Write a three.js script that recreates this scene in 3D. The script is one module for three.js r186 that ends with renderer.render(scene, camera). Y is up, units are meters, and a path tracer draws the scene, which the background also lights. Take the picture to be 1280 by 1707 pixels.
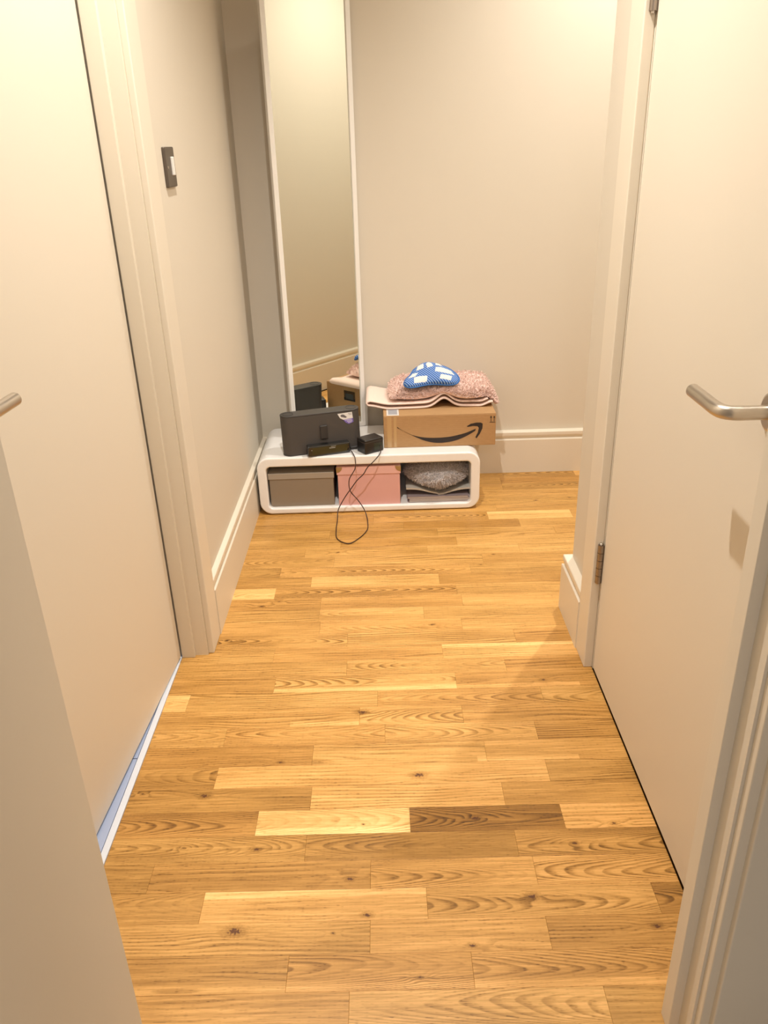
import * as THREE from 'three';
import { RoundedBoxGeometry } from 'three/addons/geometries/RoundedBoxGeometry.js';
import { mergeGeometries, mergeVertices, toCreasedNormals } from 'three/addons/utils/BufferGeometryUtils.js';
import { RectAreaLightUniformsLib } from 'three/addons/lights/RectAreaLightUniformsLib.js';
RectAreaLightUniformsLib.init();

// ---------------------------------------------------------------- camera, exposure, lights
const scene = new THREE.Scene();
scene.background = new THREE.Color(0x000000);
const camera = new THREE.PerspectiveCamera(2 * Math.atan(853.5 / 1333.7) * 180 / Math.PI, 1280 / 1707, 0.02, 30);
camera.position.set(0, 1.22, 0);
camera.rotation.order = 'YXZ';
camera.rotation.set(-0.43291, 0.00486, -0.03065);
scene.add(camera);
const renderer = new THREE.WebGLRenderer({ antialias: true });
renderer.toneMapping = THREE.LinearToneMapping;
renderer.toneMappingExposure = 1.03;
renderer.shadowMap.enabled = true;
renderer.shadowMap.type = THREE.PCFSoftShadowMap;

const CEIL = 2.4;
const WARM = new THREE.Color().setRGB(1.0, 0.945, 0.865);
const COOL = new THREE.Color().setRGB(0.72, 0.82, 1.0);
// the place's downlights: [x, z, candela, colour, label]
const LAMPS = [
  [-0.06, -1.44, 10.5, WARM, 'recessed ceiling downlight above the hall between the two doors'],
  [0.854, -2.484, 8.2, WARM, 'recessed ceiling downlight in the side alcove near the back wall'],
];
const ROOM_LIGHT = 85, BATH_LIGHT = 20;

// ---------------------------------------------------------------- helpers
function mulberry(a) { return () => { a |= 0; a = a + 0x6D2B79F5 | 0; let t = Math.imul(a ^ a >>> 15, 1 | a); t = t + Math.imul(t ^ t >>> 7, 61 | t) ^ t; return ((t ^ t >>> 14) >>> 0) / 4294967296; }; }
function hash2(x, y) { let h = Math.imul(x, 374761393) + Math.imul(y, 668265263) | 0; h = Math.imul(h ^ h >>> 13, 1274126177); return ((h ^ h >>> 16) >>> 0) / 4294967296; }
function vnoise(x, y) {
  const xi = Math.floor(x), yi = Math.floor(y); let fx = x - xi, fy = y - yi;
  fx = fx * fx * (3 - 2 * fx); fy = fy * fy * (3 - 2 * fy);
  const a = hash2(xi, yi), b = hash2(xi + 1, yi), c = hash2(xi, yi + 1), d = hash2(xi + 1, yi + 1);
  return a + (b - a) * fx + (c - a) * fy + (a - b - c + d) * fx * fy;
}
const fbm = (x, y, o = 4) => { let s = 0, a = 0.5, n = 0; for (let i = 0; i < o; i++) { s += a * vnoise(x, y); n += a; x = x * 2.03 + 17.1; y = y * 2.03 + 9.7; a *= 0.5; } return s / n; };
const used = new Map();
function numbered(name) { const n = used.get(name) || 0; used.set(name, n + 1); return n ? `${name}_${String(n).padStart(3, '0')}` : name; }
function mesh(name, geo, mat, parent) {
  const m = new THREE.Mesh(geo, mat); m.name = parent && parent !== scene ? name : numbered(name);
  m.castShadow = true; m.receiveShadow = true; (parent || scene).add(m); return m;
}
function group(name, x = 0, y = 0, z = 0, ry = 0) { const g = new THREE.Group(); g.name = numbered(name); g.position.set(x, y, z); g.rotation.y = ry; scene.add(g); return g; }
function tag(o, label, category, grp) { o.userData.label = label; o.userData.category = category; if (grp) o.userData.group = grp; return o; }
function struct(o, label, category) { o.userData.kind = 'structure'; o.userData.label = label; o.userData.category = category; return o; }
const bx = (x0, x1, y0, y1, z0, z1) => new THREE.BoxGeometry(x1 - x0, y1 - y0, z1 - z0).translate((x0 + x1) / 2, (y0 + y1) / 2, (z0 + z1) / 2);
const rbx = (x0, x1, y0, y1, z0, z1, r = 0.002, s = 2) => new RoundedBoxGeometry(x1 - x0, y1 - y0, z1 - z0, s, r).translate((x0 + x1) / 2, (y0 + y1) / 2, (z0 + z1) / 2);
const clean = (g) => { const n = g.index ? g.toNonIndexed() : g; for (const k of Object.keys(n.attributes)) if (!['position', 'normal', 'uv'].includes(k)) n.deleteAttribute(k); return n; };
const merge = (...gs) => mergeGeometries(gs.flat().map(clean));
const V = (x, y, z) => new THREE.Vector3(x, y, z);
const col = (r, g, b) => new THREE.Color().setRGB(r, g, b);
const M = (c, rough = 0.6, extra = {}) => new THREE.MeshStandardMaterial({ color: c, roughness: rough, ...extra });
const P = (c, rough, extra) => new THREE.MeshPhysicalMaterial({ color: c, roughness: rough, ...extra });
function dataTex(w, h, fn, srgb = true, rep) {
  const d = new Uint8Array(w * h * 4);
  for (let y = 0; y < h; y++) for (let x = 0; x < w; x++) { const c = fn(x, y); const i = (y * w + x) * 4; d[i] = c[0]; d[i + 1] = c[1]; d[i + 2] = c[2]; d[i + 3] = 255; }
  const t = new THREE.DataTexture(d, w, h); t.magFilter = THREE.LinearFilter; t.minFilter = THREE.LinearMipmapLinearFilter; t.generateMipmaps = true;
  t.wrapS = t.wrapT = THREE.RepeatWrapping; if (srgb) t.colorSpace = THREE.SRGBColorSpace; if (rep) t.repeat.set(rep[0], rep[1]); t.needsUpdate = true; return t;
}
const clamp = (v, a, b) => Math.min(b, Math.max(a, v));
const smooth = (a, b, x) => { const t = clamp((x - a) / (b - a), 0, 1); return t * t * (3 - 2 * t); };

// ---------------------------------------------------------------- materials
const tileNoise = (n, f, o) => { const s = n; return (x, y) => { const u = x / s, v = y / s; return (1 - u) * (1 - v) * fbm(u * f, v * f, o) + u * (1 - v) * fbm((u - 1) * f, v * f, o) + (1 - u) * v * fbm(u * f, (v - 1) * f, o) + u * v * fbm((u - 1) * f, (v - 1) * f, o); }; };
const rollerBump = dataTex(256, 256, (() => { const f = tileNoise(256, 60, 3); return (x, y) => { const g = f(x, y) * 255; return [g, g, g]; }; })(), false);
const wallPaint = M(col(0.69, 0.63, 0.53), 0.62, { bumpMap: rollerBump, bumpScale: 0.0003 });
const trimPaint = M(col(0.76, 0.69, 0.575), 0.42);
const doorPaint = M(col(0.75, 0.685, 0.58), 0.45);
const ceilPaint = M(col(0.8, 0.77, 0.71), 0.8);
const steel = M(col(0.58, 0.53, 0.47), 0.3, { metalness: 1 });
const hingeMetal = M(col(0.34, 0.29, 0.25), 0.4, { metalness: 1 });
const white = P(col(0.88, 0.87, 0.86), 0.28, { clearcoat: 0.4, clearcoatRoughness: 0.15 });

// ---------------------------------------------------------------- geometry of the place
const XL = -0.485, XR = 0.505, ZB = -3.007, ZC = -1.94, XA = 1.5;        // hall left, hall right, back, corner of right wall, alcove end
const HALLF = -0.770, ROOMF = -0.724;                                     // the cross wall that the camera looks through

// walls (all with thickness)
const DH = 2.04;
struct(mesh('wall_left', merge(bx(-0.592, XL, 0, CEIL, -3.107, -1.795), bx(-0.592, XL, DH + 0.025, CEIL, -1.795, -0.895), bx(-0.592, XL, 0, CEIL, -0.895, HALLF)), wallPaint), 'cream painted wall on the left of the hall', 'wall');
struct(mesh('wall_back', bx(XL, XA + 0.1, 0, CEIL, ZB - 0.1, ZB), wallPaint), 'cream painted end wall behind the white shelf unit', 'wall');
struct(mesh('wall_right', merge(bx(XR, XR + 0.1, 0, CEIL, ZC, -1.69), bx(XR, XR + 0.1, DH + 0.025, CEIL, -1.69, -0.865), bx(XR, XR + 0.1, 0, CEIL, -0.865, HALLF)), wallPaint), 'short cream wall on the right ending in an outside corner', 'wall');
struct(mesh('wall_alcove', merge(bx(XR + 0.1, XA, 0, CEIL, ZC, ZC + 0.1), bx(XA, XA + 0.1, 0, CEIL, ZB, ZC + 0.1)), wallPaint), 'cream walls of the side alcove round the corner', 'wall');
struct(mesh('wall_front', merge(bx(-1.7, -0.425, 0, CEIL, HALLF, ROOMF), bx(-0.425, 0.425, DH + 0.025, CEIL, HALLF, ROOMF), bx(0.425, 1.7, 0, CEIL, HALLF, ROOMF)), wallPaint), 'cream wall around the nearest doorway', 'wall');
struct(mesh('wall_bedroom', merge(bx(-1.7, -1.6, 0, CEIL, ROOMF, 2.7), bx(1.6, 1.7, 0, CEIL, ROOMF, 2.7), bx(-1.7, 1.7, 0, CEIL, 2.7, 2.8)), wallPaint), 'cream walls of the room behind the viewer', 'wall');
struct(mesh('wall_bathroom', merge(bx(-2.2, -2.1, 0, CEIL, -2.7, HALLF), bx(-2.2, -0.592, 0, CEIL, -2.7, -2.6)), M(col(0.75, 0.76, 0.78), 0.5)), 'pale walls of the room behind the left door', 'wall');
struct(mesh('wall_cupboard', merge(bx(XR + 0.7, XR + 0.8, 0, CEIL, ZC + 0.1, HALLF)), wallPaint), 'back wall of the space behind the right door', 'wall');
struct(mesh('ceiling', bx(-2.2, 1.7, CEIL, CEIL + 0.1, -3.1, 2.8), ceilPaint), 'flat off-white ceiling', 'ceiling');

// skirting boards: moulded profile swept along a wall
const SK_T = 0.0235;
function skirtProfile(t) {
  const s = new THREE.Shape();
  s.moveTo(0, 0); s.lineTo(t, 0); s.lineTo(t, 0.1365); s.quadraticCurveTo(t, 0.1395, t - 0.0035, 0.1400); s.lineTo(t - 0.0065, 0.1405); s.lineTo(t - 0.0075, 0.1450);
  s.lineTo(t - 0.0040, 0.1485); s.lineTo(t - 0.0020, 0.1560); s.lineTo(t - 0.0022, 0.1660); s.quadraticCurveTo(t - 0.0025, 0.1695, t - 0.0060, 0.1702); s.lineTo(0, 0.1725); s.lineTo(0, 0);
  return s;
}
// profile x -> outward normal, y up, extruded along dir
function skirting(name, from, to, nx, nz, label, miter0 = 0, miter1 = 0, T = SK_T) {
  const len = Math.hypot(to[0] - from[0], to[1] - from[1]), dx = (to[0] - from[0]) / len, dz = (to[1] - from[1]) / len;
  const g = new THREE.ExtrudeGeometry(skirtProfile(T), { depth: len, bevelEnabled: false, curveSegments: 4 });
  const p = g.attributes.position;
  for (let i = 0; i < p.count; i++) {
    const o = p.getX(i), y = p.getY(i); let a = p.getZ(i);
    a = a < len / 2 ? a - miter0 * o : a + miter1 * o;
    p.setXYZ(i, from[0] + dx * a + nx * o, y, from[1] + dz * a + nz * o);
  }
  let gg = g; if ((dx * nz - dz * nx) > 0) { // keep outward winding
    const idx = []; for (let i = 0; i < p.count; i += 3) idx.push(i, i + 2, i + 1); gg = g.clone(); gg.setIndex(idx); gg = gg.toNonIndexed();
  }
  gg.deleteAttribute('normal'); gg.computeVertexNormals();
  return struct(mesh(name, gg, trimPaint), label, 'skirting board');
}
skirting('baseboard_left', [XL, -1.868], [XL, ZB], 1, 0, 'cream moulded skirting board along the left wall beyond the door', 0, -1, 0.0165);
skirting('baseboard_back', [XL, ZB], [XA, ZB], 0, 1, 'cream moulded skirting board along the back wall', -1, -1);
skirting('baseboard_right', [XR, -1.755], [XR, ZC], -1, 0, 'short cream skirting board on the right wall corner', 0, 1);
skirting('baseboard_alcove', [XR, ZC], [XA, ZC], 0, -1, 'cream skirting board round the corner in the alcove', 1, -1);

// floor: subfloor slab + individually laid oak strips
const S = 0.0637919, Z0 = -1.151573, SKEW = 0.0041091;
const floor = group('floor'); struct(floor, 'honey coloured oak strip floor', 'floor');
const subMat = M(col(0.16, 0.09, 0.035), 0.9);
mesh('subfloor', merge(bx(-0.552, 0.62, -0.10, -0.0155, -3.0, -0.62), bx(0.62, XA, -0.10, -0.0155, -3.0, ZC)), subMat, floor);

// [row, joints at x, tone of each strip, knots [x, fraction across the strip, size]]
const ROWS = new Map([
  [-27, [0.448], [null, null], []], [-24, [], [null], [[0.55, 0.62, 0.8], [0.679, 0.32, 0.8], [0.353, 0.5, 0.6]]], [-22, [-0.05, 0.357, 0.655], [-0.3, 0, 1.5, 0], []],
  [-21, [0.054, 0.46], [-0.4, -0.7, 0.1], []], [-20, [-0.2, 0.17], [-0.3, -0.2, 0.1], []], [-19, [-0.16, 0.229], [-0.4, -0.4, 0.4], []], [-18, [-0.275, 0.127, 0.428], [-0.2, 0.1, 0.4, 0.3], [[-0.167, 0.49, 0.8]]],
  [-17, [-0.176, 0.3], [0, 0.2, -0.2], [[0.338, 0.14, 0.7]]], [-16, [-0.342, 0.255], [-0.3, 0.2, -0.1], [[0.289, 0.18, 0.6]]], [-15, [-0.24, 0.152], [-0.4, 0.7, -0.7], []],
  [-14, [-0.344, 0.2], [1.5, 0, 0.1], []], [-13, [-0.203, 0.21], [-0.3, 0, 0.3], [[-0.375, 0.61, 0.9], [-0.327, 0.23, 0.6]]], [-12, [-0.203, 0.095], [0, 0.6, 0.1], []],
  [-11, [-0.197, 0.197], [0, 0.3, 0], [[0.116, 0.48, 0.9]]], [-10, [-0.118, 0.334], [0.2, 0.3, 0], [[-0.447, 0.33, 0.7]]], [-9, [-0.31, 0.134], [0.1, 0.1, 1.1], []],
  [-8, [-0.116, 0.29], [0, 0.2, -0.1], []], [-7, [-0.293, 0.158], [-0.1, 0.7, -0.1], [[0.373, 0.59, 0.8]]], [-6, [-0.496, -0.037, 0.36], [1.5, 0.1, 0.2, 0], []],
  [-5, [-0.079, 0.162], [0, 0.3, -0.1], [[-0.074, 0.27, 1.6]]], [-4, [-0.384, -0.02, 0.323], [0.1, 0, 0.2, -0.3], []], [-3, [-0.18, 0.2], [-0.6, 0.4, 0.3], [[-0.249, 0.82, 0.8]]],
  [-2, [-0.381, 0.324], [-0.7, 0.6, -0.2], [[0.05, 0.58, 1.6]]], [-1, [-0.174, 0.221], [-0.7, 0.9, -0.3], [[-0.396, 0.3, 1.3], [-0.527, 0.15, 0.4]]],
  [0, [-0.277, 0.027, 0.329], [-0.8, 1.4, -1.9, 0.9], [[0.156, 0.51, 1.3], [0.425, 0.83, 0.7], [-0.065, 0.64, 0.4]]], [1, [-0.175, 0.228], [-0.4, -1, -0.5], [[-0.269, 0.52, 1], [0.338, 0.57, 0.8], [-0.41, 0.41, 0.4]]],
  [2, [-0.456, -0.05, 0.252], [-1.1, -0.6, 0.5, 0.6], [[-0.088, 0.65, 0.9]]], [3, [-0.348, 0.05, 0.453], [-0.6, 0.8, 0.2, -1.2], [[-0.056, 0.84, 1], [0.236, 0.37, 1.4]]],
  [4, [-0.05, 0.252], [0, 0.4, -0.4], [[-0.283, 0.26, 1.8], [0.437, 0.39, 1], [0.121, 0.83, 0.8], [-0.113, 0.38, 0.4]]], [5, [-0.184, 0.117], [-0.4, -0.3, 0], [[0.031, 0.67, 0.5]]], [6, [-0.082, 0.319], [0, 0.6, -0.4], []],
].map(([j, a, t, k]) => [j, { a, t, k }]));
// pale sapwood edges: row -> [from x, to x, side (0 far, 1 near)]
const SAP = { 3: [[-0.348, 0.05, 0]], 5: [[-0.5, 0.5, 1]], '-7': [[-0.293, 0.158, 1], [0.158, 0.46, 1]], '-3': [[0.18, 0.4, 1]], '-5': [[-0.24, -0.08, 1]], '-9': [[0.134, 0.5, 0]], 0: [[-0.277, 0.027, 1]] };
const CATH = new Set(['-4:0', '-4:1', '-4:2', '-10:0', '0:2', '1:0', '3:2', '-5:1', '-8:1', '-12:1', '-6:2', '6:1', '0:0', '2:3']);
function woodRow(j, joints, tones, knots, x0, x1, W, Hh) {
  const r = mulberry(9000 + j * 131), n = joints.length + 1, ends = [-9, ...joints, 9];
  const strips = []; for (let i = 0; i < n; i++) strips.push({ tone: tones[i], off: r() * 50, cath: CATH.has(`${j}:${i}`) || r() < 0.22, dir: r() < 0.5 ? -1 : 1, vc: 0.35 + 0.3 * r(), f: 5 + 5 * r(), hue: (r() - 0.5) * 0.05, str: 0.55 + 0.6 * r() });
  return dataTex(W, Hh, (px, py) => {
    const X = x0 + (px + 0.5) / W * (x1 - x0), v = 1 - (py + 0.5) / Hh;      // v = 0 at the far edge, 1 at the near edge
    let i = 0; while (X > ends[i + 1]) i++;
    const s = strips[i], u = X + s.off, y = v * S;
    let wob = (fbm(u * 3.1, v * 1.4 + s.off, 2) - 0.5), kd = 0, kmask = 0, kcol = 0;
    for (const k of knots) { const dx = (X - k[0]) / (0.016 * k[2]), dv = (v - k[1]) * S / (0.0095 * k[2]); const d2 = dx * dx * 0.55 + dv * dv; kd += Math.exp(-d2 * 0.35) * 1.1 * Math.sign(dv + 1e-4) * (1 - Math.exp(-d2)); const q = Math.sqrt(dx * dx * 1.9 + dv * dv * 2.4) + (vnoise(X * 420, v * 30) - 0.5) * 0.5; kmask = Math.max(kmask, 1 - smooth(0.25, 0.55, q)); kcol = Math.max(kcol, 1 - smooth(0.4, 1.6, q)); }
    let ph;
    if (s.cath) { const d = (v - s.vc) * 2; ph = s.dir * X * 26 + d * d * 5.2 + wob * 5 + kd * 2; }
    else ph = v * s.f + wob * 4.2 + kd * 2 + u * 0.7;
    const fr = ph - Math.floor(ph);
    const ring = smooth(0.3, 0.88, fr) * (1 - smooth(0.88, 1.0, fr)) * (0.25 + 1.25 * smooth(0.3, 0.68, fbm(u * 6, v * 2.2 + s.off * 2, 2)));
    const pores = vnoise(u * 130, v * 75 + s.off * 7), fine = vnoise(u * 34, v * 46 + s.off), broad = fbm(u * 4, v * 1.5, 2);
    let t = s.tone * 0.115;
    let l = 1 + t - ring * (s.cath ? 0.19 : 0.135) * s.str + (fine - 0.5) * 0.10 + (vnoise(u * 9, v * 26 + s.off * 3) - 0.5) * 0.13 - smooth(0.62, 0.95, pores) * 0.13 * (0.5 + ring) + (broad - 0.5) * 0.16;
    let sap = 0; for (const q of (SAP[j] || [])) if (X > q[0] && X < q[1]) { const e = q[2] ? 1 - v : v; sap = 1 - smooth(0.1 + 0.1 * vnoise(X * 5, 3), 0.24 + 0.15 * vnoise(X * 6, 9), e); }
    l += sap * 0.13;
    l *= 1 - kcol * 0.16;
    let R = 208 * l, G = 157 * Math.pow(l, 1.2) * (1 + s.hue * 0.5), B = 85 * Math.pow(l, 2.0) * (1 + s.hue);
    
    if (kmask > 0) { R = R + (84 - R) * kmask * 0.85; G = G + (44 - G) * kmask * 0.85; B = B + (20 - B) * kmask * 0.85; }
    return [clamp(R, 0, 255), clamp(G, 0, 255), clamp(B, 0, 255)];
  });
}
// one strip: a flat board with a fine chamfer round its top
function stripGeo(xa, xb, za, zb, u0, u1) {
  const g = 0.00012, c = 0.0003, t = 0.0149, top = 0, L = (X) => SKEW * X;
  const X0 = xa + g, X1 = xb - g, A = za + g * 0.7, B = zb - g * 0.7;
  const ring = (i, y) => [[X0 + i, y, A + i + L(X0)], [X1 - i, y, A + i + L(X1)], [X1 - i, y, B - i + L(X1)], [X0 + i, y, B - i + L(X0)]];
  const r0 = ring(0, -t), r1 = ring(0, -c), r2 = ring(c, top), pos = [], uv = [];
  const U = (p) => [u0 + (u1 - u0) * clamp((p[0] - xa) / (xb - xa), 0, 1), clamp((zb - (p[2] - L(p[0]))) / (zb - za), 0.01, 0.99)];
  const quad = (a, b, cc, d) => { for (const p of [a, b, cc, a, cc, d]) { pos.push(...p); uv.push(...U(p)); } };
  quad(r2[3], r2[2], r2[1], r2[0]);
  for (let i = 0; i < 4; i++) { const k = (i + 1) % 4; quad(r2[i], r2[k], r1[k], r1[i]); quad(r1[i], r1[k], r0[k], r0[i]); }
  const G = new THREE.BufferGeometry(); G.setAttribute('position', new THREE.Float32BufferAttribute(pos, 3)); G.setAttribute('uv', new THREE.Float32BufferAttribute(uv, 2)); G.computeVertexNormals(); return G;
}
const jr = mulberry(77);
for (let j = -28; j <= 8; j++) {
  const za = Z0 + S * (j - 1), zb = Z0 + S * j, zm = (za + zb) / 2;
  const alc = zb < ZC + 0.02, xa = (zm > -1.77 && zm < -0.92) ? -0.552 : zm > -0.8 ? -0.42 : XL, xb = alc ? XA : zm > -0.8 ? 0.42 : XR;
  const tx0 = -0.56, tx1 = alc ? 1.52 : 0.52;
  let d = ROWS.get(j) || { a: [], t: [], k: [] }, a = [...d.a], t = [...d.t];
  if (!a.length) { let x = -0.5 + jr() * 0.35; while (x < 0.45) { a.push(x); x += 0.3 + 0.1 * Math.floor(jr() * 2); } }
  if (alc) { let x = a[a.length - 1] + 0.4; while (x < XA - 0.1) { a.push(x); x += 0.3 + 0.1 * Math.floor(jr() * 2); } }
  for (let i = 0; i <= a.length; i++) if (t[i] == null) t[i] = (jr() - 0.5) * 1.3;
  const tex = woodRow(j, a, t, d.k, tx0, tx1, 2048, j > -13 ? 128 : 64);
  const mat = P(0xffffff, 0.4, { map: tex, clearcoat: 0.12, clearcoatRoughness: 0.3 });
  const e = [xa, ...a.filter((x) => x > xa + 0.01 && x < xb - 0.01), xb];
  for (let i = 0; i < e.length - 1; i++) mesh('plank', stripGeo(e[i], e[i + 1], za, zb, (e[i] - tx0) / (tx1 - tx0), (e[i + 1] - tx0) / (tx1 - tx0)), mat, floor);
}
struct(mesh('floor_bedroom', bx(-1.6, 1.6, -0.1, -0.001, -0.62, 2.7), M(col(0.42, 0.38, 0.33), 0.95)), 'plain carpet floor of the room behind the viewer', 'floor');
const bf = group('floor_bathroom'); struct(bf, 'pale tiled floor behind the left door', 'floor');
mesh('screed', bx(-2.1, -0.566, -0.1, -0.007, -2.6, -0.77), M(col(0.35, 0.36, 0.38), 0.9), bf);
{ const tileMat = M(col(0.40, 0.47, 0.66), 0.25); for (let i = 0; i < 5; i++) for (let k = 0; k < 6; k++) mesh('tile', rbx(-0.567 - 0.3 * (i + 1) + 0.001, -0.567 - 0.3 * i - 0.001, -0.0068, 0.0, -2.6 + 0.305 * k + 0.001, -2.6 + 0.305 * (k + 1) - 0.001, 0.001, 1), tileMat, bf); }
{ const t = mesh('trim_1', merge(rbx(-0.566, -0.5525, -0.012, 0.0025, -1.77, -0.92, 0.0012, 2)), M(col(0.72, 0.76, 0.84), 0.35)); struct(t, 'white threshold strip under the left door', 'threshold'); }

// ---------------------------------------------------------------- door linings and architraves
function frame(name, parts, label) { return struct(mesh(name, merge(parts), trimPaint), label, 'door frame'); }
// left doorway: lining, stop, architrave on the hall side
frame('trim_2', [
  bx(-0.592, XL, 0, DH, -1.795, -1.77), bx(-0.592, XL, 0, DH, -0.92, -0.895), bx(-0.592, XL, DH, DH + 0.025, -1.795, -0.895),
  rbx(-0.552, -0.518, 0, DH, -1.775, -1.7585, 0.0015), rbx(-0.552, -0.518, 0, DH, -0.9315, -0.915, 0.0015), rbx(-0.552, -0.518, DH - 0.0115, DH + 0.004, -1.76, -0.93, 0.0015),
], 'cream lining and door stop of the left doorway');
frame('trim_3', [rbx(XL - 0.001, -0.4705, 0, DH + 0.1, -1.8685, -1.7765, 0.003), rbx(XL - 0.001, -0.4705, 0, DH + 0.1, -0.9135, -0.822, 0.003), rbx(XL - 0.001, -0.4705, DH + 0.006, DH + 0.1, -1.78, -0.91, 0.003)], 'cream architrave around the left door');
// right doorway
frame('trim_4', [bx(XR + 0.001, XR + 0.1, 0, DH, -1.69, -1.664), bx(XR + 0.001, XR + 0.1, 0, DH, -0.889, -0.865), bx(XR + 0.001, XR + 0.1, DH, DH + 0.025, -1.69, -0.865), bx(XR + 0.045, XR + 0.08, 0, DH, -1.665, -1.65), bx(XR + 0.045, XR + 0.08, 0, DH, -0.905, -0.889)], 'cream lining of the right doorway');
frame('trim_5', [rbx(0.484, XR + 0.001, 0, DH + 0.1, -1.757, -1.669, 0.003), rbx(0.484, XR + 0.001, 0, DH + 0.1, -0.884, -0.796, 0.003), rbx(0.484, XR + 0.001, DH + 0.006, DH + 0.1, -1.67, -0.88, 0.003)], 'cream architrave around the right door');
// nearest doorway (its right reveal shows the stop and both architrave edges)
frame('trim_6', [
  bx(0.410, 0.425, 0, DH, HALLF, ROOMF), bx(-0.425, -0.41, 0, DH, HALLF, ROOMF), bx(-0.425, 0.425, DH, DH + 0.025, HALLF, ROOMF),
  rbx(0.396, 0.412, 0, DH, -0.7865, -0.757, 0.0015), rbx(-0.412, -0.4, 0, DH, -0.7865, -0.757, 0.0015), rbx(-0.4, 0.4, DH - 0.012, DH + 0.002, -0.7865, -0.757, 0.0015),
], 'cream lining and door stop of the nearest doorway');
frame('trim_7', [rbx(0.402, 0.4835, 0, DH + 0.1, -0.785, HALLF + 0.001, 0.003), rbx(-0.4700, -0.408, 0, DH + 0.1, -0.785, HALLF + 0.001, 0.003), rbx(-0.408, 0.402, DH + 0.006, DH + 0.1, -0.785, HALLF + 0.001, 0.003)], 'cream architrave of the nearest doorway on the hall side');
frame('trim_8', [
  rbx(0.414, 0.43, 0, DH + 0.1, ROOMF - 0.001, -0.709, 0.002), rbx(0.4265, 0.52, 0, DH + 0.1, ROOMF - 0.001, -0.699, 0.0025),
  rbx(-0.52, -0.43, 0, DH + 0.1, ROOMF - 0.001, -0.706, 0.003), rbx(-0.43, 0.43, DH + 0.006, DH + 0.1, ROOMF - 0.001, -0.706, 0.003)], 'cream moulded architrave of the nearest doorway on the near side');

// ---------------------------------------------------------------- doors
function lever(parent, x, y, z, out, along) {      // rose on the face, neck out, bar along the door
  const rose = mesh('handle_rose', new THREE.LatheGeometry([[0, 0.009], [0.021, 0.009], [0.0252, 0.0075], [0.026, 0.005], [0.026, 0]].map((q) => new THREE.Vector2(...q)), 40).rotateZ(out > 0 ? -Math.PI / 2 : Math.PI / 2).translate(x, y, z), steel, parent);
  const pts = [V(x + out * 0.006, y, z), V(x + out * 0.03, y, z), V(x + out * 0.046, y, z), V(x + out * 0.0575, y, z + along * 0.0035), V(x + out * 0.0645, y, z + along * 0.011), V(x + out * 0.067, y, z + along * 0.023), V(x + out * 0.0675, y, z + along * 0.05), V(x + out * 0.0675, y, z + along * 0.108)];
  const c = new THREE.CatmullRomCurve3(pts, false, 'centripetal');
  const cap = new THREE.LatheGeometry([[0, 0.0022], [0.0075, 0.0022], [0.0092, 0.0014], [0.0097, 0]].map((q) => new THREE.Vector2(...q)), 24).rotateX(along > 0 ? Math.PI / 2 : -Math.PI / 2).translate(x + out * 0.0675, y, z + along * 0.108);
  mesh('lever', merge(new THREE.TubeGeometry(c, 64, 0.0097, 24, false), cap), steel, rose);
}
// door_1: left, ajar into the room behind it (hinged at its far edge)
{
  const d = group('door_1', -0.594, 0, -1.757, 0); struct(d, 'cream flush door on the left standing slightly ajar', 'door');
  d.rotation.y = -3.1 * Math.PI / 180;
  mesh('door_leaf', rbx(0, 0.04, 0.007, DH - 0.004, 0, 0.826, 0.0015), doorPaint, d);
  lever(d, 0.04, 0.905, 0.826 - 0.064, 1, -1);
}
// door_2: right, closed, hinges on the far edge
{
  const d = group('door_2', XR, 0, -1.66, 0); struct(d, 'cream flush door on the right with steel lever and hinges', 'door');
  mesh('door_leaf', rbx(0.0005, 0.04, 0.006, DH - 0.004, 0, 0.768, 0.0015), doorPaint, d);
  lever(d, 0.0005, 0.888, 0.668, -1, -1);
  for (const y of [0.248, 1.418]) {
    const seg = []; for (let i = 0; i < 5; i++) seg.push(new THREE.CylinderGeometry(0.0072, 0.0072, 0.0192, 20).translate(-0.0068, y + 0.0105 + i * 0.0203, -0.0045));
    const k = mesh('hinge', merge(seg), hingeMetal, d);
    mesh('hinge_leaf', rbx(-0.002, 0.02, y, y + 0.1015, -0.0032, -0.001, 0.0005, 1), hingeMetal, k);
    mesh('hinge_pin', merge(new THREE.CylinderGeometry(0.0035, 0.0035, 0.108, 16).translate(-0.0068, y + 0.051, -0.0045), new THREE.SphereGeometry(0.0052, 16, 8).scale(1, 0.5, 1).translate(-0.0068, y + 0.1045, -0.0045)), steel, k);
  }
}
// door_3: the viewer's own door, open at a right angle along the left edge of the picture
{
  const d = group('door_3', -0.3965, 0, -0.702, 0); struct(d, 'cream door leaf opened beside the viewer at lower left', 'door');
  mesh('door_leaf', rbx(0, 0.042, 0.006, DH - 0.004, 0, 0.76, 0.002), doorPaint, d);
}

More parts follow.
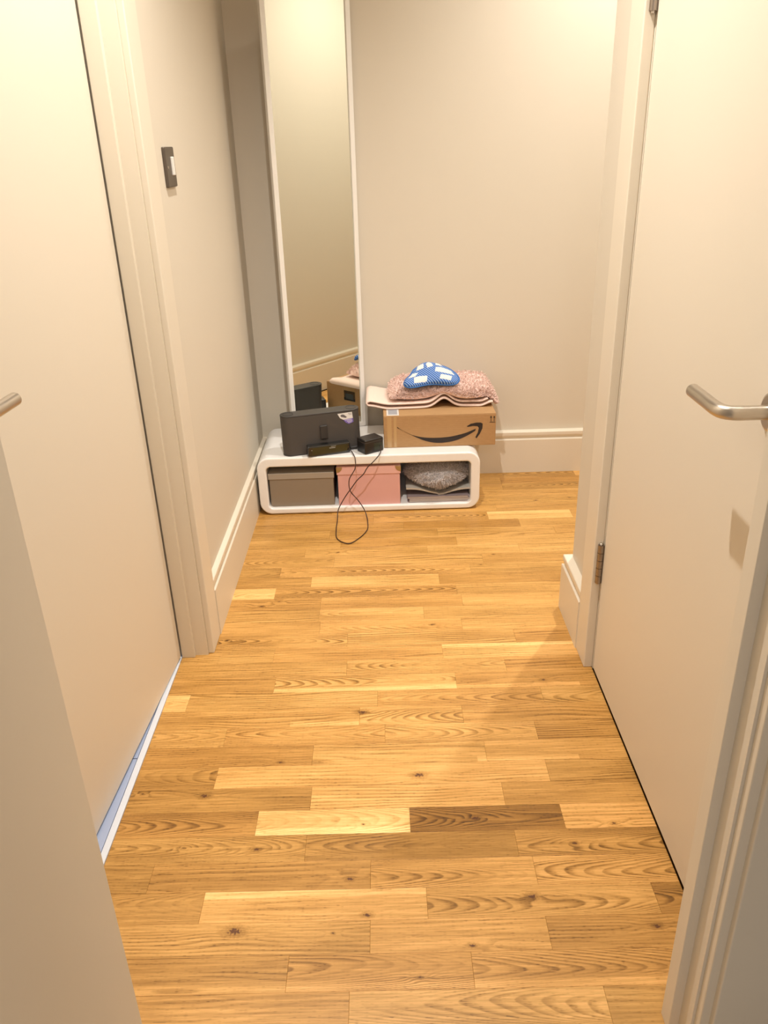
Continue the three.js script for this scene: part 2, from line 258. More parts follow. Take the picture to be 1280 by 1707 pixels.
// ---------------------------------------------------------------- lamps
for (const [x, z, cd, c, label] of LAMPS) {
  const g = group('ceiling_downlight', x, CEIL, z); tag(g, label, 'ceiling light');
  mesh('trim_ring', new THREE.LatheGeometry([[0.033, -0.001], [0.035, -0.004], [0.042, -0.004], [0.045, -0.001], [0.045, 0]].map((q) => new THREE.Vector2(...q)), 40), steel, g);
  mesh('lens', new THREE.CylinderGeometry(0.033, 0.033, 0.002, 32).translate(0, -0.0012, 0), M(0x222222, 0.4, { emissive: c, emissiveIntensity: 4 }), g);
  const s = new THREE.SpotLight(c, cd, 0, 1.14, 1.0, 2); s.position.set(0, -0.012, 0); s.target.position.set(0, -2, 0); s.castShadow = true; s.shadow.radius = 0.8; s.shadow.mapSize.set(2048, 2048); s.shadow.bias = -0.0005; s.shadow.camera.near = 0.02;
  g.add(s); g.add(s.target);
}
{ // cool ceiling panel in the room behind the left door
  const g = group('ceiling_panel', -1.3, CEIL, -1.5); tag(g, 'cool white ceiling panel in the room behind the left door', 'ceiling light');
  mesh('panel_frame', merge(bx(-0.16, 0.16, -0.012, 0, -0.16, -0.15), bx(-0.16, 0.16, -0.012, 0, 0.15, 0.16), bx(-0.16, -0.15, -0.012, 0, -0.15, 0.15), bx(0.15, 0.16, -0.012, 0, -0.15, 0.15)), white, g);
  mesh('diffuser', bx(-0.15, 0.15, -0.008, -0.002, -0.15, 0.15), M(0x222222, 0.5, { emissive: COOL, emissiveIntensity: 2 }), g);
  const l = new THREE.RectAreaLight(COOL, BATH_LIGHT, 0.3, 0.3); l.position.set(0, -0.014, 0); l.rotation.x = -Math.PI / 2; g.add(l);
}
{ // soft ceiling lamp in the room behind the viewer
  const g = group('ceiling_lamp', -0.05, CEIL, 1.5); tag(g, 'round ceiling lamp in the room behind the viewer', 'ceiling light');
  const c = col(1, 0.94, 0.92);
  mesh('lamp_base', new THREE.CylinderGeometry(0.17, 0.17, 0.02, 40).translate(0, -0.01, 0), white, g);
  mesh('lamp_shade', new THREE.CylinderGeometry(0.16, 0.15, 0.05, 40).translate(0, -0.045, 0), M(0x333333, 0.5, { emissive: c, emissiveIntensity: 1.2 }), g);
  const l = new THREE.RectAreaLight(c, ROOM_LIGHT, 0.28, 0.28); l.position.set(0, -0.075, 0); l.rotation.x = -Math.PI / 2; g.add(l);
}

// ---------------------------------------------------------------- light switch
{
  const g = group('light_switch', XL, 1.181, -2.02); tag(g, 'dark metal light switch plate with white rocker on left wall', 'light switch');
  const plate = M(col(0.13, 0.105, 0.085), 0.42, { metalness: 0.6 });
  mesh('plate', rbx(-0.001, 0.0075, -0.043, 0.043, -0.043, 0.043, 0.003, 3), plate, g);
  mesh('rocker', rbx(0.004, 0.0125, -0.018, 0.022, -0.018, -0.004, 0.002, 3).rotateZ(0), M(col(0.78, 0.75, 0.7), 0.4), g);
  for (const z of [-0.030, 0.030]) mesh('screw', new THREE.CylinderGeometry(0.003, 0.003, 0.0012, 16).rotateZ(Math.PI / 2).translate(0.0078, 0, z), steel, g);
}

// ---------------------------------------------------------------- white shelf unit
const TOP = 0.22;
{
  const g = group('shelf_unit', -0.0625, 0, -2.643, 0.008); tag(g, 'low glossy white open shelf unit with rounded corners on the floor', 'shelf');
  const rr = (s, x0, x1, y0, y1, r) => { s.moveTo(x0 + r, y0); s.lineTo(x1 - r, y0); s.absarc(x1 - r, y0 + r, r, -Math.PI / 2, 0, false); s.lineTo(x1, y1 - r); s.absarc(x1 - r, y1 - r, r, 0, Math.PI / 2, false); s.lineTo(x0 + r, y1); s.absarc(x0 + r, y1 - r, r, Math.PI / 2, Math.PI, false); s.lineTo(x0, y0 + r); s.absarc(x0 + r, y0 + r, r, Math.PI, Math.PI * 1.5, false); };
  const s = new THREE.Shape(); rr(s, -0.3905, 0.3905, 0.009, TOP - 0.006, 0.038);
  const h = new THREE.Path(); rr(h, -0.3700, 0.3700, 0.0190, TOP - 0.0285, 0.022); s.holes.push(h);
  mesh('shell', new THREE.ExtrudeGeometry(s, { depth: 0.318, bevelEnabled: true, bevelThickness: 0.006, bevelSize: 0.006, bevelSegments: 4, curveSegments: 14 }).translate(0, 0, -0.324), white, g);
  mesh('back_panel', rbx(-0.375, 0.375, 0.015, TOP - 0.024, -0.322, -0.314, 0.001), white, g);
  for (const x of [-0.33, 0.33]) for (const z of [-0.04, -0.29]) mesh('foot', new THREE.CylinderGeometry(0.012, 0.012, 0.0055, 20).translate(x, 0.00275, z), M(0x171310, 0.8), g);
}
const SHELF = 0.0132;   // top of the unit's bottom board
// storage boxes
function storageBox(name, label, x0, x1, zf, h, lidH, mat, lidMat, cornerMat, turn = 0) {
  const g = group(name, (x0 + x1) / 2, SHELF, zf, turn); tag(g, label, 'storage box');
  const w = x1 - x0, dep = 0.25;
  mesh('body', rbx(-w / 2 + 0.003, w / 2 - 0.003, 0, h - 0.004, -dep, 0, 0.002), mat, g);
  const lid = mesh('lid', merge(rbx(-w / 2, w / 2, h - 0.003, h, -dep - 0.003, 0.003, 0.0014), rbx(-w / 2, w / 2, h - lidH, h - 0.001, 0.0005, 0.003, 0.001), rbx(-w / 2, -w / 2 + 0.0025, h - lidH, h - 0.001, -dep, 0.002, 0.001), rbx(w / 2 - 0.0025, w / 2, h - lidH, h - 0.001, -dep, 0.002, 0.001)), lidMat, g);
  if (cornerMat) for (const sgn of [-1, 1]) {
    const s = new THREE.Shape(); s.moveTo(0, 0); s.lineTo(-sgn * 0.02, 0); s.absarc(0, 0, 0.02, sgn > 0 ? Math.PI : 0, sgn > 0 ? Math.PI * 1.5 : -Math.PI * 0.5, sgn < 0); s.lineTo(0, 0);
    mesh('metal_corner', new THREE.ExtrudeGeometry(s, { depth: 0.0012, bevelEnabled: true, bevelSize: 0.0004, bevelThickness: 0.0004, bevelSegments: 2, curveSegments: 12 }).translate(sgn * (w / 2 + 0.0004), h - 0.001, 0.003), cornerMat, lid);
  }
  return g;
}
storageBox('storage_box', 'grey-brown lidded cardboard box at the left of the shelf', -0.425, -0.188, -2.660, 0.141, 0.022, M(col(0.275, 0.225, 0.17), 0.6), M(col(0.36, 0.32, 0.27), 0.38), null, 0.012);
storageBox('storage_box', 'pink lidded cardboard box with metal corners in the shelf', -0.178, 0.051, -2.655, 0.162, 0.030, M(col(0.74, 0.42, 0.40), 0.6), M(col(0.78, 0.47, 0.44), 0.55), M(col(0.42, 0.33, 0.2), 0.35, { metalness: 0.9 }));

// magazines, tray and silver cushion in the right-hand bay
{
  const cols = [[0.42, 0.36, 0.36], [0.5, 0.36, 0.37], [0.36, 0.3, 0.3], [0.55, 0.48, 0.47], [0.3, 0.24, 0.25]];
  const labels = ['bottom magazine of the stack in the right bay of the shelf', 'second magazine from the bottom in the shelf stack', 'third magazine from the bottom in the shelf stack', 'fourth magazine from the bottom in the shelf stack', 'top magazine of the stack beneath the grey folder'];
  let y = SHELF; const r = mulberry(5);
  cols.forEach((c, i) => {
    const th = 0.0055 + 0.002 * r(), g = group('magazine', 0.19 + (r() - 0.5) * 0.008, y, -2.66 - 0.115, (r() - 0.5) * 0.05); tag(g, labels[i], 'magazine', 'magazines in the shelf');
    mesh('pages', rbx(-0.111, 0.109, 0.0006, th - 0.0008, -0.112, 0.112, 0.0006, 1), M(col(0.6, 0.55, 0.52), 0.8), g);
    mesh('cover', merge(bx(-0.112, 0.111, 0, 0.0006, -0.1135, 0.1135), bx(-0.112, 0.111, th - 0.0008, th - 0.0002, -0.1135, 0.1135), bx(-0.1126, -0.1118, 0, th - 0.0002, -0.1135, 0.1135)), M(col(...c), 0.35), g);
    y += th;
  });
  // sagging folder lying over the stack
  const w = 0.236, n = 30; const sg = new THREE.BoxGeometry(w, 0.006, 0.2, n, 1, 6), p = sg.attributes.position;
  for (let i = 0; i < p.count; i++) { const x = p.getX(i), z = p.getZ(i), k = Math.exp(-Math.pow((x - 0.0) / 0.055, 2)); p.setY(i, p.getY(i) + 0.0245 - 0.0205 * k + (x < 0 ? 0.0 : -0.004) - 0.004 * smooth(-0.1, 0.1, z)); }
  sg.computeVertexNormals();
  const f = mesh('folder', sg, M(col(0.52, 0.49, 0.44), 0.35)); f.position.set(0.188, y + 0.0072, -2.775); tag(f, 'pale grey bent folder lying across the magazines in the shelf', 'folder');
  // cushion
  const g = group('fluffy_cushion', 0.188, y + 0.012, -2.77); tag(g, 'silver grey fluffy cushion stuffed into the right bay of the shelf', 'cushion');
  const sp = new THREE.SphereGeometry(1, 90, 60), q = sp.attributes.position;
  const shape = (X, Y, Z) => {
    let x = X * 0.115, yy = Y, z = Z * 0.115;
    yy = Y > 0 ? 0.052 + Y * 0.058 * (1 - 0.25 * X * X) : 0.052 + Y * 0.052 * Math.pow(Math.max(0, 1 - Math.abs(X * 0.9)), 0.75);
    const nn = fbm(X * 5 + 9, Y * 5 + Z * 4 + 3, 4) - 0.5;
    return [x * (1 + nn * 0.10), yy + nn * 0.018, z * (1 + nn * 0.14)];
  };
  for (let i = 0; i < q.count; i++) q.setXYZ(i, ...shape(q.getX(i), q.getY(i), q.getZ(i)));
  sp.computeVertexNormals();
  const fabric = M(col(0.50, 0.47, 0.465), 0.8);
  mesh('cover', sp, fabric, g);
  const strand = new THREE.TubeGeometry(new THREE.QuadraticBezierCurve3(V(0, 0, 0), V(0.0015, 0.006, 0.001), V(0.006, 0.010, 0.002)), 3, 0.00045, 4, false);
  const N = 5200, im = new THREE.InstancedMesh(strand, M(col(0.84, 0.80, 0.80), 0.35, { metalness: 0.1 }), N); im.name = 'pile'; im.userData.kind = 'stuff'; im.castShadow = im.receiveShadow = true;
  const m4 = new THREE.Matrix4(), qq = new THREE.Quaternion(), rr = mulberry(21), cc = new THREE.Color();
  for (let i = 0; i < N; i++) {
    const ph = rr() * Math.PI, ct = rr() * 2 - 1, st = Math.sqrt(1 - ct * ct), X = st * Math.cos(ph), Z = st * Math.sin(ph), Y = ct;
    const a = shape(X, Y, Z); const nrm = V(X, Y * 1.4 - 0.2, Z + 0.3).normalize();
    qq.setFromUnitVectors(V(0, 1, 0), nrm).multiply(new THREE.Quaternion().setFromAxisAngle(V(0, 1, 0), rr() * 6.28));
    const sc = 0.6 + rr() * 0.7; m4.compose(V(...a), qq, V(sc, sc, sc)); im.setMatrixAt(i, m4);
    const t = 0.5 + rr() * 0.8; im.setColorAt(i, cc.setRGB(t, t, t * 1.02));
  }
  g.add(im);
}

// ---------------------------------------------------------------- mirror
{
  const phi = 25 * Math.PI / 180, w = 0.299, g = group('standing_mirror', -0.3445 + w / 2 * Math.cos(phi), TOP + 0.0005, -2.846 - w / 2 * Math.sin(phi), phi); tag(g, 'tall narrow mirror in a slim white frame standing on the shelf unit', 'mirror');
  const h = 1.432, f = 0.017, d = 0.022, fm = P(col(0.82, 0.8, 0.76), 0.35, { clearcoat: 0.3 });
  mesh('frame', merge(rbx(-w / 2, -w / 2 + f, 0, h, -d, 0, 0.002), rbx(w / 2 - f, w / 2, 0, h, -d, 0, 0.002), rbx(-w / 2 + f - 0.001, w / 2 - f + 0.001, 0, f, -d, 0, 0.002), rbx(-w / 2 + f - 0.001, w / 2 - f + 0.001, h - f, h, -d, 0, 0.002)), fm, g);
  mesh('backing', bx(-w / 2 + 0.004, w / 2 - 0.004, 0.004, h - 0.004, -d + 0.001, -0.012), M(col(0.25, 0.2, 0.15), 0.9), g);
  mesh('mirror_glass', bx(-w / 2 + f - 0.002, w / 2 - f + 0.002, f - 0.002, h - f + 0.002, -0.0118, -0.006), M(col(0.84, 0.855, 0.79), 0.015, { metalness: 1 }), g);
}

// ---------------------------------------------------------------- speaker dock
{
  const rot = Math.atan2(0.27282, 0.96206), g = group('speaker_dock', -0.220, TOP + 0.0005, -2.687, rot); tag(g, 'dark grey speaker dock with sticker leaning back on the shelf unit', 'speaker');
  const grilleBump = dataTex(64, 64, (x, y) => { const a = Math.hypot((x % 8) - 3.5, (y % 8) - 3.5) < 2.6 ? 40 : 220; return [a, a, a]; }, false, [60, 60]);
  const dark = M(col(0.030, 0.027, 0.026), 0.42), grille = M(col(0.060, 0.051, 0.045), 0.55, { bumpMap: grilleBump, bumpScale: 0.0003 }), gloss = P(col(0.012, 0.012, 0.012), 0.14, { clearcoat: 0.5 });
  const stad = (hw, r) => { const s = new THREE.Shape(); s.moveTo(-hw + r, -r); s.lineTo(hw - r, -r); s.absarc(hw - r, 0, r, -Math.PI / 2, Math.PI / 2, false); s.lineTo(-hw + r, r); s.absarc(-hw + r, 0, r, Math.PI / 2, Math.PI * 1.5, false); return s; };
  const slab = (hw, r, y0, y1, b) => new THREE.ExtrudeGeometry(stad(hw - b, r - b), { depth: y1 - y0 - 2 * b, bevelEnabled: true, bevelSize: b, bevelThickness: b, bevelSegments: 3, curveSegments: 16 }).rotateX(-Math.PI / 2).translate(0, y0 + b, 0);
  const SH = new THREE.Matrix4().set(1, 0, 0, 0, 0, 1, 0, 0, 0, -0.11, 1, -0.026, 0, 0, 0, 1), T = (q) => q.applyMatrix4(SH);
  const HW = 0.1415, R = 0.0285, HT = 0.142;
  const body = mesh('body', T(slab(HW, R, 0.004, HT - 0.006, 0.001)), grille, g);
  const top = mesh('top_panel', T(slab(HW + 0.0006, R + 0.0006, HT - 0.006, HT, 0.0018)), M(col(0.05, 0.046, 0.044), 0.4), g);
  mesh('base_rim', T(slab(HW + 0.0006, R + 0.0006, 0, 0.0042, 0.001)), dark, g);
  for (const sx of [-1, 1]) mesh('control_pad', T(new THREE.TorusGeometry(0.0185, 0.0011, 10, 40).rotateX(Math.PI / 2).translate(sx * (HW - 0.028), HT + 0.0002, 0)), dark, top);
  mesh('dock_rest', T(rbx(-0.0135, 0.0135, 0.050, 0.098, R - 0.002, R + 0.006, 0.003, 3).translate(0.004, 0, 0)), dark, g);
  const tray = mesh('dock_tray', rbx(-0.065, 0.089, 0.0005, 0.040, 0.004, 0.036, 0.006, 4), gloss, g);
  mesh('display', rbx(-0.05, 0.078, 0.008, 0.034, 0.0355, 0.0366, 0.0005, 1), P(col(0.018, 0.024, 0.010), 0.12, { clearcoat: 0.6 }), tray);
  for (const [a, b, y0, y1, zz] of [[0.012, 0.034, 0.0255, 0.0275, 0.0364], [0.018, 0.036, 0.0315, 0.0328, 0.0358]]) mesh('printed_mark', bx(a, b, y0, y1, zz, 0.0369), M(col(0.42, 0.42, 0.40), 0.5), tray);
  mesh('indicator', bx(-0.052, -0.050, 0.024, 0.026, 0.0358, 0.0369), M(col(0.5, 0.5, 0.48), 0.5), tray);
  // sticker: white upper half with a grey device, violet lower corner
  const S2 = (pts, z, c, nm, par) => { const s = new THREE.Shape(); pts.forEach(([a, b], i) => i ? s.lineTo(a, b) : s.moveTo(a, b)); return mesh(nm, T(new THREE.ExtrudeGeometry(s, { depth: 0.0003, bevelEnabled: false }).translate(0, 0, z)), c, par); };
  const st = S2([[0.058, 0.132], [0.111, 0.134], [0.113, 0.112], [0.078, 0.109], [0.066, 0.116]], R + 0.0006, M(col(0.7, 0.68, 0.66), 0.5), 'sticker', g);
  S2([[0.078, 0.109], [0.113, 0.112], [0.114, 0.098], [0.098, 0.092], [0.086, 0.098]], R + 0.0006, M(col(0.17, 0.12, 0.42), 0.5), 'sticker_band', st);
  S2([[0.068, 0.125], [0.074, 0.1285], [0.081, 0.127], [0.088, 0.121], [0.092, 0.1175], [0.086, 0.115], [0.078, 0.118], [0.071, 0.120]], R + 0.001, M(col(0.12, 0.11, 0.12), 0.5), 'sticker_print', st);
  for (const [a, b, l] of [[0.083, 0.106, 0.026], [0.090, 0.1015, 0.020], [0.094, 0.097, 0.014], [0.096, 0.128, 0.012], [0.099, 0.124, 0.010]]) S2([[a, b], [a + l, b + 0.001], [a + l, b + 0.003], [a, b + 0.002]], R + 0.001, b < 0.11 ? M(col(0.6, 0.55, 0.7), 0.5) : M(col(0.3, 0.28, 0.3), 0.5), 'sticker_text', st);
  mesh('jack_housing', rbx(0.094, 0.126, 0.0005, 0.012, -0.012, 0.012, 0.003), dark, g);
}

// ---------------------------------------------------------------- power adapter and its cord
{
  const g = group('power_adapter', -0.055, TOP + 0.0005, -2.690, 0.59); tag(g, 'square black power adapter beside the speaker dock with its cord hanging down', 'power adapter');
  const blk = M(col(0.016, 0.014, 0.013), 0.3);
  mesh('case', rbx(-0.039, 0.039, 0.0, 0.052, -0.028, 0.028, 0.005, 4), blk, g);
  mesh('lid_seam', rbx(-0.0395, 0.0395, 0.0415, 0.0428, -0.0285, 0.0285, 0.0006, 1), M(col(0.06, 0.052, 0.048), 0.4), g);
  mesh('rating_label', rbx(-0.002, 0.034, 0.009, 0.034, 0.0278, 0.0284, 0.0002, 1), M(col(0.022, 0.028, 0.016), 0.35), g);
  const fl = -2.612, pts = [
    [-0.128, 0.228, -2.69], [-0.119, 0.225, -2.665], [-0.113, 0.2235, -2.64], [-0.108, 0.216, -2.626], [-0.109, 0.186, fl], [-0.132, 0.141, fl], [-0.130, 0.102, fl + 0.004], [-0.103, 0.062, fl + 0.003], [-0.083, 0.026, fl + 0.004], [-0.074, 0.006, -2.588],
    [-0.071, 0.0024, -2.55], [-0.072, 0.0024, -2.493], [-0.096, 0.0024, -2.434], [-0.132, 0.0024, -2.391], [-0.156, 0.0024, -2.404], [-0.174, 0.0024, -2.432], [-0.180, 0.0024, -2.50], [-0.179, 0.005, -2.565], [-0.176, 0.029, fl + 0.006], [-0.150, 0.075, fl - 0.001],
    [-0.127, 0.107, fl - 0.002], [-0.105, 0.138, fl], [-0.080, 0.163, fl], [-0.067, 0.185, fl], [-0.042, 0.208, -2.618], [-0.024, 0.2245, -2.632], [-0.0185, 0.2295, -2.650], [-0.0175, 0.240, -2.672], [-0.0195, 0.2445, -2.688]];
  const c = new THREE.CatmullRomCurve3(pts.map((q) => V(...q)), false, 'centripetal');
  g.updateMatrixWorld(true); const cord = mesh('cord', new THREE.TubeGeometry(c, 360, 0.0017, 8, false).applyMatrix4(g.matrixWorld.clone().invert()), M(col(0.03, 0.012, 0.010), 0.45), g); cord.userData.label = 'thin dark cord hanging down the shelf and looping on the floor';
}

// ---------------------------------------------------------------- cardboard box
{
  const g = group('cardboard_box', 0.194, TOP + 0.0005, -2.712 - 0.125, 0.004); tag(g, 'brown cardboard parcel box with a curved arrow print on the shelf unit', 'box');
  const corr = dataTex(256, 128, (() => { const f = tileNoise(256, 40, 3); return (x, y) => { const n = (f(x, y % 128 * 2) - 0.5) * 14 + Math.sin(y * 0.8) * 1.5; return [176 + n, 138 + n, 94 + n * 0.8]; }; })());
  const kraft = M(0xffffff, 0.75, { map: corr }), tape = P(col(0.50, 0.32, 0.15), 0.22, { clearcoat: 0.4 }), ink = M(col(0.022, 0.014, 0.012), 0.6);
  const w = 0.40, h = 0.1165, d = 0.25;
  mesh('carton', rbx(-w / 2, w / 2, 0, h, -d / 2, d / 2, 0.0022), kraft, g);
  mesh('top_flap', merge(rbx(-w / 2 + 0.001, w / 2 - 0.001, h - 0.0005, h + 0.0024, 0.001, d / 2 - 0.0005, 0.001), rbx(-w / 2 + 0.001, w / 2 - 0.001, h - 0.0005, h + 0.0024, -d / 2 + 0.0005, -0.001, 0.001)), kraft, g);
  mesh('tape', merge(rbx(-w / 2 - 0.0006, -w / 2 + 0.05, h + 0.0022, h + 0.0028, -0.03, 0.03, 0.0002, 1), rbx(-w / 2 - 0.0006, -w / 2 + 0.0003, h - 0.05, h + 0.0027, -0.03, 0.03, 0.0002, 1)), tape, g);
  mesh('tape', rbx(-w / 2 + 0.012, -w / 2 + 0.028, 0.001, h, d / 2 - 0.0002, d / 2 + 0.0005, 0.0002, 1), tape, g); mesh('tape', rbx(-w / 2 + 0.036, -w / 2 + 0.046, 0.001, h, d / 2 - 0.0002, d / 2 + 0.0005, 0.0002, 1), tape, g);
  const pt = ([x, y]) => { const yy = y + (x - 225) / 885 * 15; return [-(w / 2) + (x - 225) / 885 * w, (790 - yy) / 232 * h]; };
  const ext = (pts, curve) => { const q = pts.map((a) => new THREE.Vector2(...pt(a))); const s = new THREE.Shape(); if (curve) { const u = new THREE.SplineCurve(q.slice(0, curve)).getPoints(40), l = new THREE.SplineCurve(q.slice(curve)).getPoints(40); s.setFromPoints([...u, ...l]); } else s.setFromPoints(q); return new THREE.ExtrudeGeometry(s, { depth: 0.0003, bevelEnabled: false }).translate(0, 0, d / 2 + 0.0002); };
  const smile = ext([[330, 631], [400, 676], [480, 702], [560, 715], [650, 717], [740, 711], [820, 696], [880, 680], [952, 652], [948, 668], [880, 706], [800, 737], [720, 752], [640, 755], [560, 741], [480, 711], [400, 672], [332, 640]], 9);
  const head = ext([[880, 634], [910, 616], [955, 607], [990, 607], [1006, 615], [1004, 650], [985, 690], [960, 724], [950, 716], [968, 682], [976, 646], [965, 634], [930, 632], [888, 638]]);
  mesh('printed_arrow', merge(smile, head), ink, g);
  { const m = []; for (const x of [1070, 1095]) { m.push(ext([[x - 2, 566], [x + 2, 566], [x + 2, 600], [x - 2, 600]])); m.push(ext([[x - 8, 572], [x, 556], [x + 8, 572]].reverse())); } m.push(ext([[1060, 603], [1105, 603], [1105, 607], [1060, 607]])); mesh('printed_symbol', merge(m), ink, g); }
  { const L = mesh('shipping_label', rbx(-w / 2 + 0.012, -w / 2 + 0.056, h + 0.0024, h + 0.003, 0.025, d / 2 - 0.006, 0.0002, 1), M(col(0.66, 0.64, 0.62), 0.5), g); mesh('label_print', rbx(-w / 2 + 0.018, -w / 2 + 0.050, h + 0.003, h + 0.0032, 0.055, d / 2 - 0.016, 0.0001, 1), M(col(0.34, 0.34, 0.37), 0.6), L); }
  { const L = mesh('side_label', rbx(-w / 2 - 0.0006, -w / 2, 0.055, 0.096, -0.03, 0.03, 0.0002, 1), M(col(0.015, 0.016, 0.016), 0.4), g); mesh('label_print', rbx(-w / 2 - 0.0008, -w / 2 - 0.0005, 0.062, 0.084, -0.02, 0.022, 0.0001, 1), M(col(0.06, 0.07, 0.07), 0.5), L); }
}

// ---------------------------------------------------------------- folded mats and the blue pad on the box
const BOXTOP = TOP + 0.0005 + 0.1165 + 0.0024;
const pileBump = dataTex(256, 256, (() => { const f = tileNoise(256, 70, 2), k = tileNoise(256, 18, 3); return (x, y) => { const g = (f(x, y) * 0.75 + k(x, y) * 0.25) * 255; return [g, g, g]; }; })(), false);
{
  // lower mat: one thick cloth folded over itself; the front edge shows the fold's layers
  const g = group('bath_mat', 0.16, BOXTOP, -2.885); tag(g, 'pale pink folded bath mat with wavy edge lying on the box', 'bath mat');
  const th = 0.0075, path = [];
  const wave = (x) => 0.031 * Math.exp(-Math.pow((x - 0.215) / 0.034, 2)) + 0.012 * smooth(0.02, -0.06, x) + 0.014 * smooth(0.345, 0.39, x);
  const y0 = th / 2 + 0.0005;
  for (let i = 0; i <= 70; i++) { const x = 0.392 - (0.392 + 0.052) * i / 70; path.push([x, y0 + wave(x)]); }
  const lx = -0.052, ly = y0 + wave(lx), R = 0.0075; for (let i = 1; i < 9; i++) { const a = -Math.PI / 2 - Math.PI * i / 9; path.push([lx + Math.cos(a) * R * 1.6, ly + R + Math.sin(a) * R]); }
  for (let i = 0; i <= 70; i++) { const x = -0.052 + (0.375 + 0.052) * i / 70; path.push([x, y0 + 2 * R + wave(x) * 1.02 + 0.0006]); }
  const n = path.length, nz = 26, pos = [], uv = [], idx = [], ring = [];
  const norms = path.map((p, i) => { const a = path[Math.max(0, i - 1)], b = path[Math.min(n - 1, i + 1)]; const dx = b[0] - a[0], dy = b[1] - a[1], l = Math.hypot(dx, dy); return [-dy / l, dx / l]; });
  let acc = 0; const len = path.map((p, i) => { if (i) acc += Math.hypot(p[0] - path[i - 1][0], p[1] - path[i - 1][1]); return acc; });
  for (let side = 0; side < 2; side++) for (let k = 0; k < n; k++) { const i = side ? n - 1 - k : k; ring.push([i, side ? -1 : 1]); }
  const m = ring.length;
  for (let z = 0; z <= nz; z++) { const t = z / nz, zz = 0.098 - t * 0.198; for (const [i, s] of ring) {
    const edge = (z === 0 || z === nz) ? 0.6 : 1, o = s * th / 2 * edge * (1 + 0.12 * (fbm(len[i] * 40, t * 8 + s, 2) - 0.5));
    const damp = 1 - 0.45 * smooth(0.15, 1, t) * smooth(0.1, 0.25, path[i][0]) * (path[i][0] < 0.34 ? 1 : 0.3);
    const yb = y0 + (path[i][1] - y0) * (path[i][1] - y0 > 0.013 ? damp : 1);
    const zw = zz + 0.006 * Math.sin(path[i][0] * 14 + 1) * (1 - t) + (i > n / 2 ? -0.003 : 0);
    pos.push(path[i][0] + norms[i][0] * o - 0.16, Math.max(0.0004, yb + norms[i][1] * o), zw); uv.push(len[i] * 9, t * 1.8 + s * 0.3); } }
  for (let z = 0; z < nz; z++) for (let i = 0; i < m; i++) { const a = z * m + i, b = z * m + (i + 1) % m, c = a + m, d = b + m; idx.push(a, c, b, b, c, d); }
  for (const z of [0, nz]) for (let i = 0; i < n - 1; i++) { const a = z * m + i, b = a + 1, c = z * m + (m - 1 - i), d = c - 1; if (z) idx.push(a, c, b, b, c, d); else idx.push(a, b, c, b, d, c); }
  const geo = new THREE.BufferGeometry(); geo.setAttribute('position', new THREE.Float32BufferAttribute(pos, 3)); geo.setAttribute('uv', new THREE.Float32BufferAttribute(uv, 2)); geo.setIndex(idx); geo.computeVertexNormals();
  mesh('cloth', geo, M(col(0.86, 0.67, 0.58), 0.95, { bumpMap: pileBump, bumpScale: 0.0012 }), g);
}
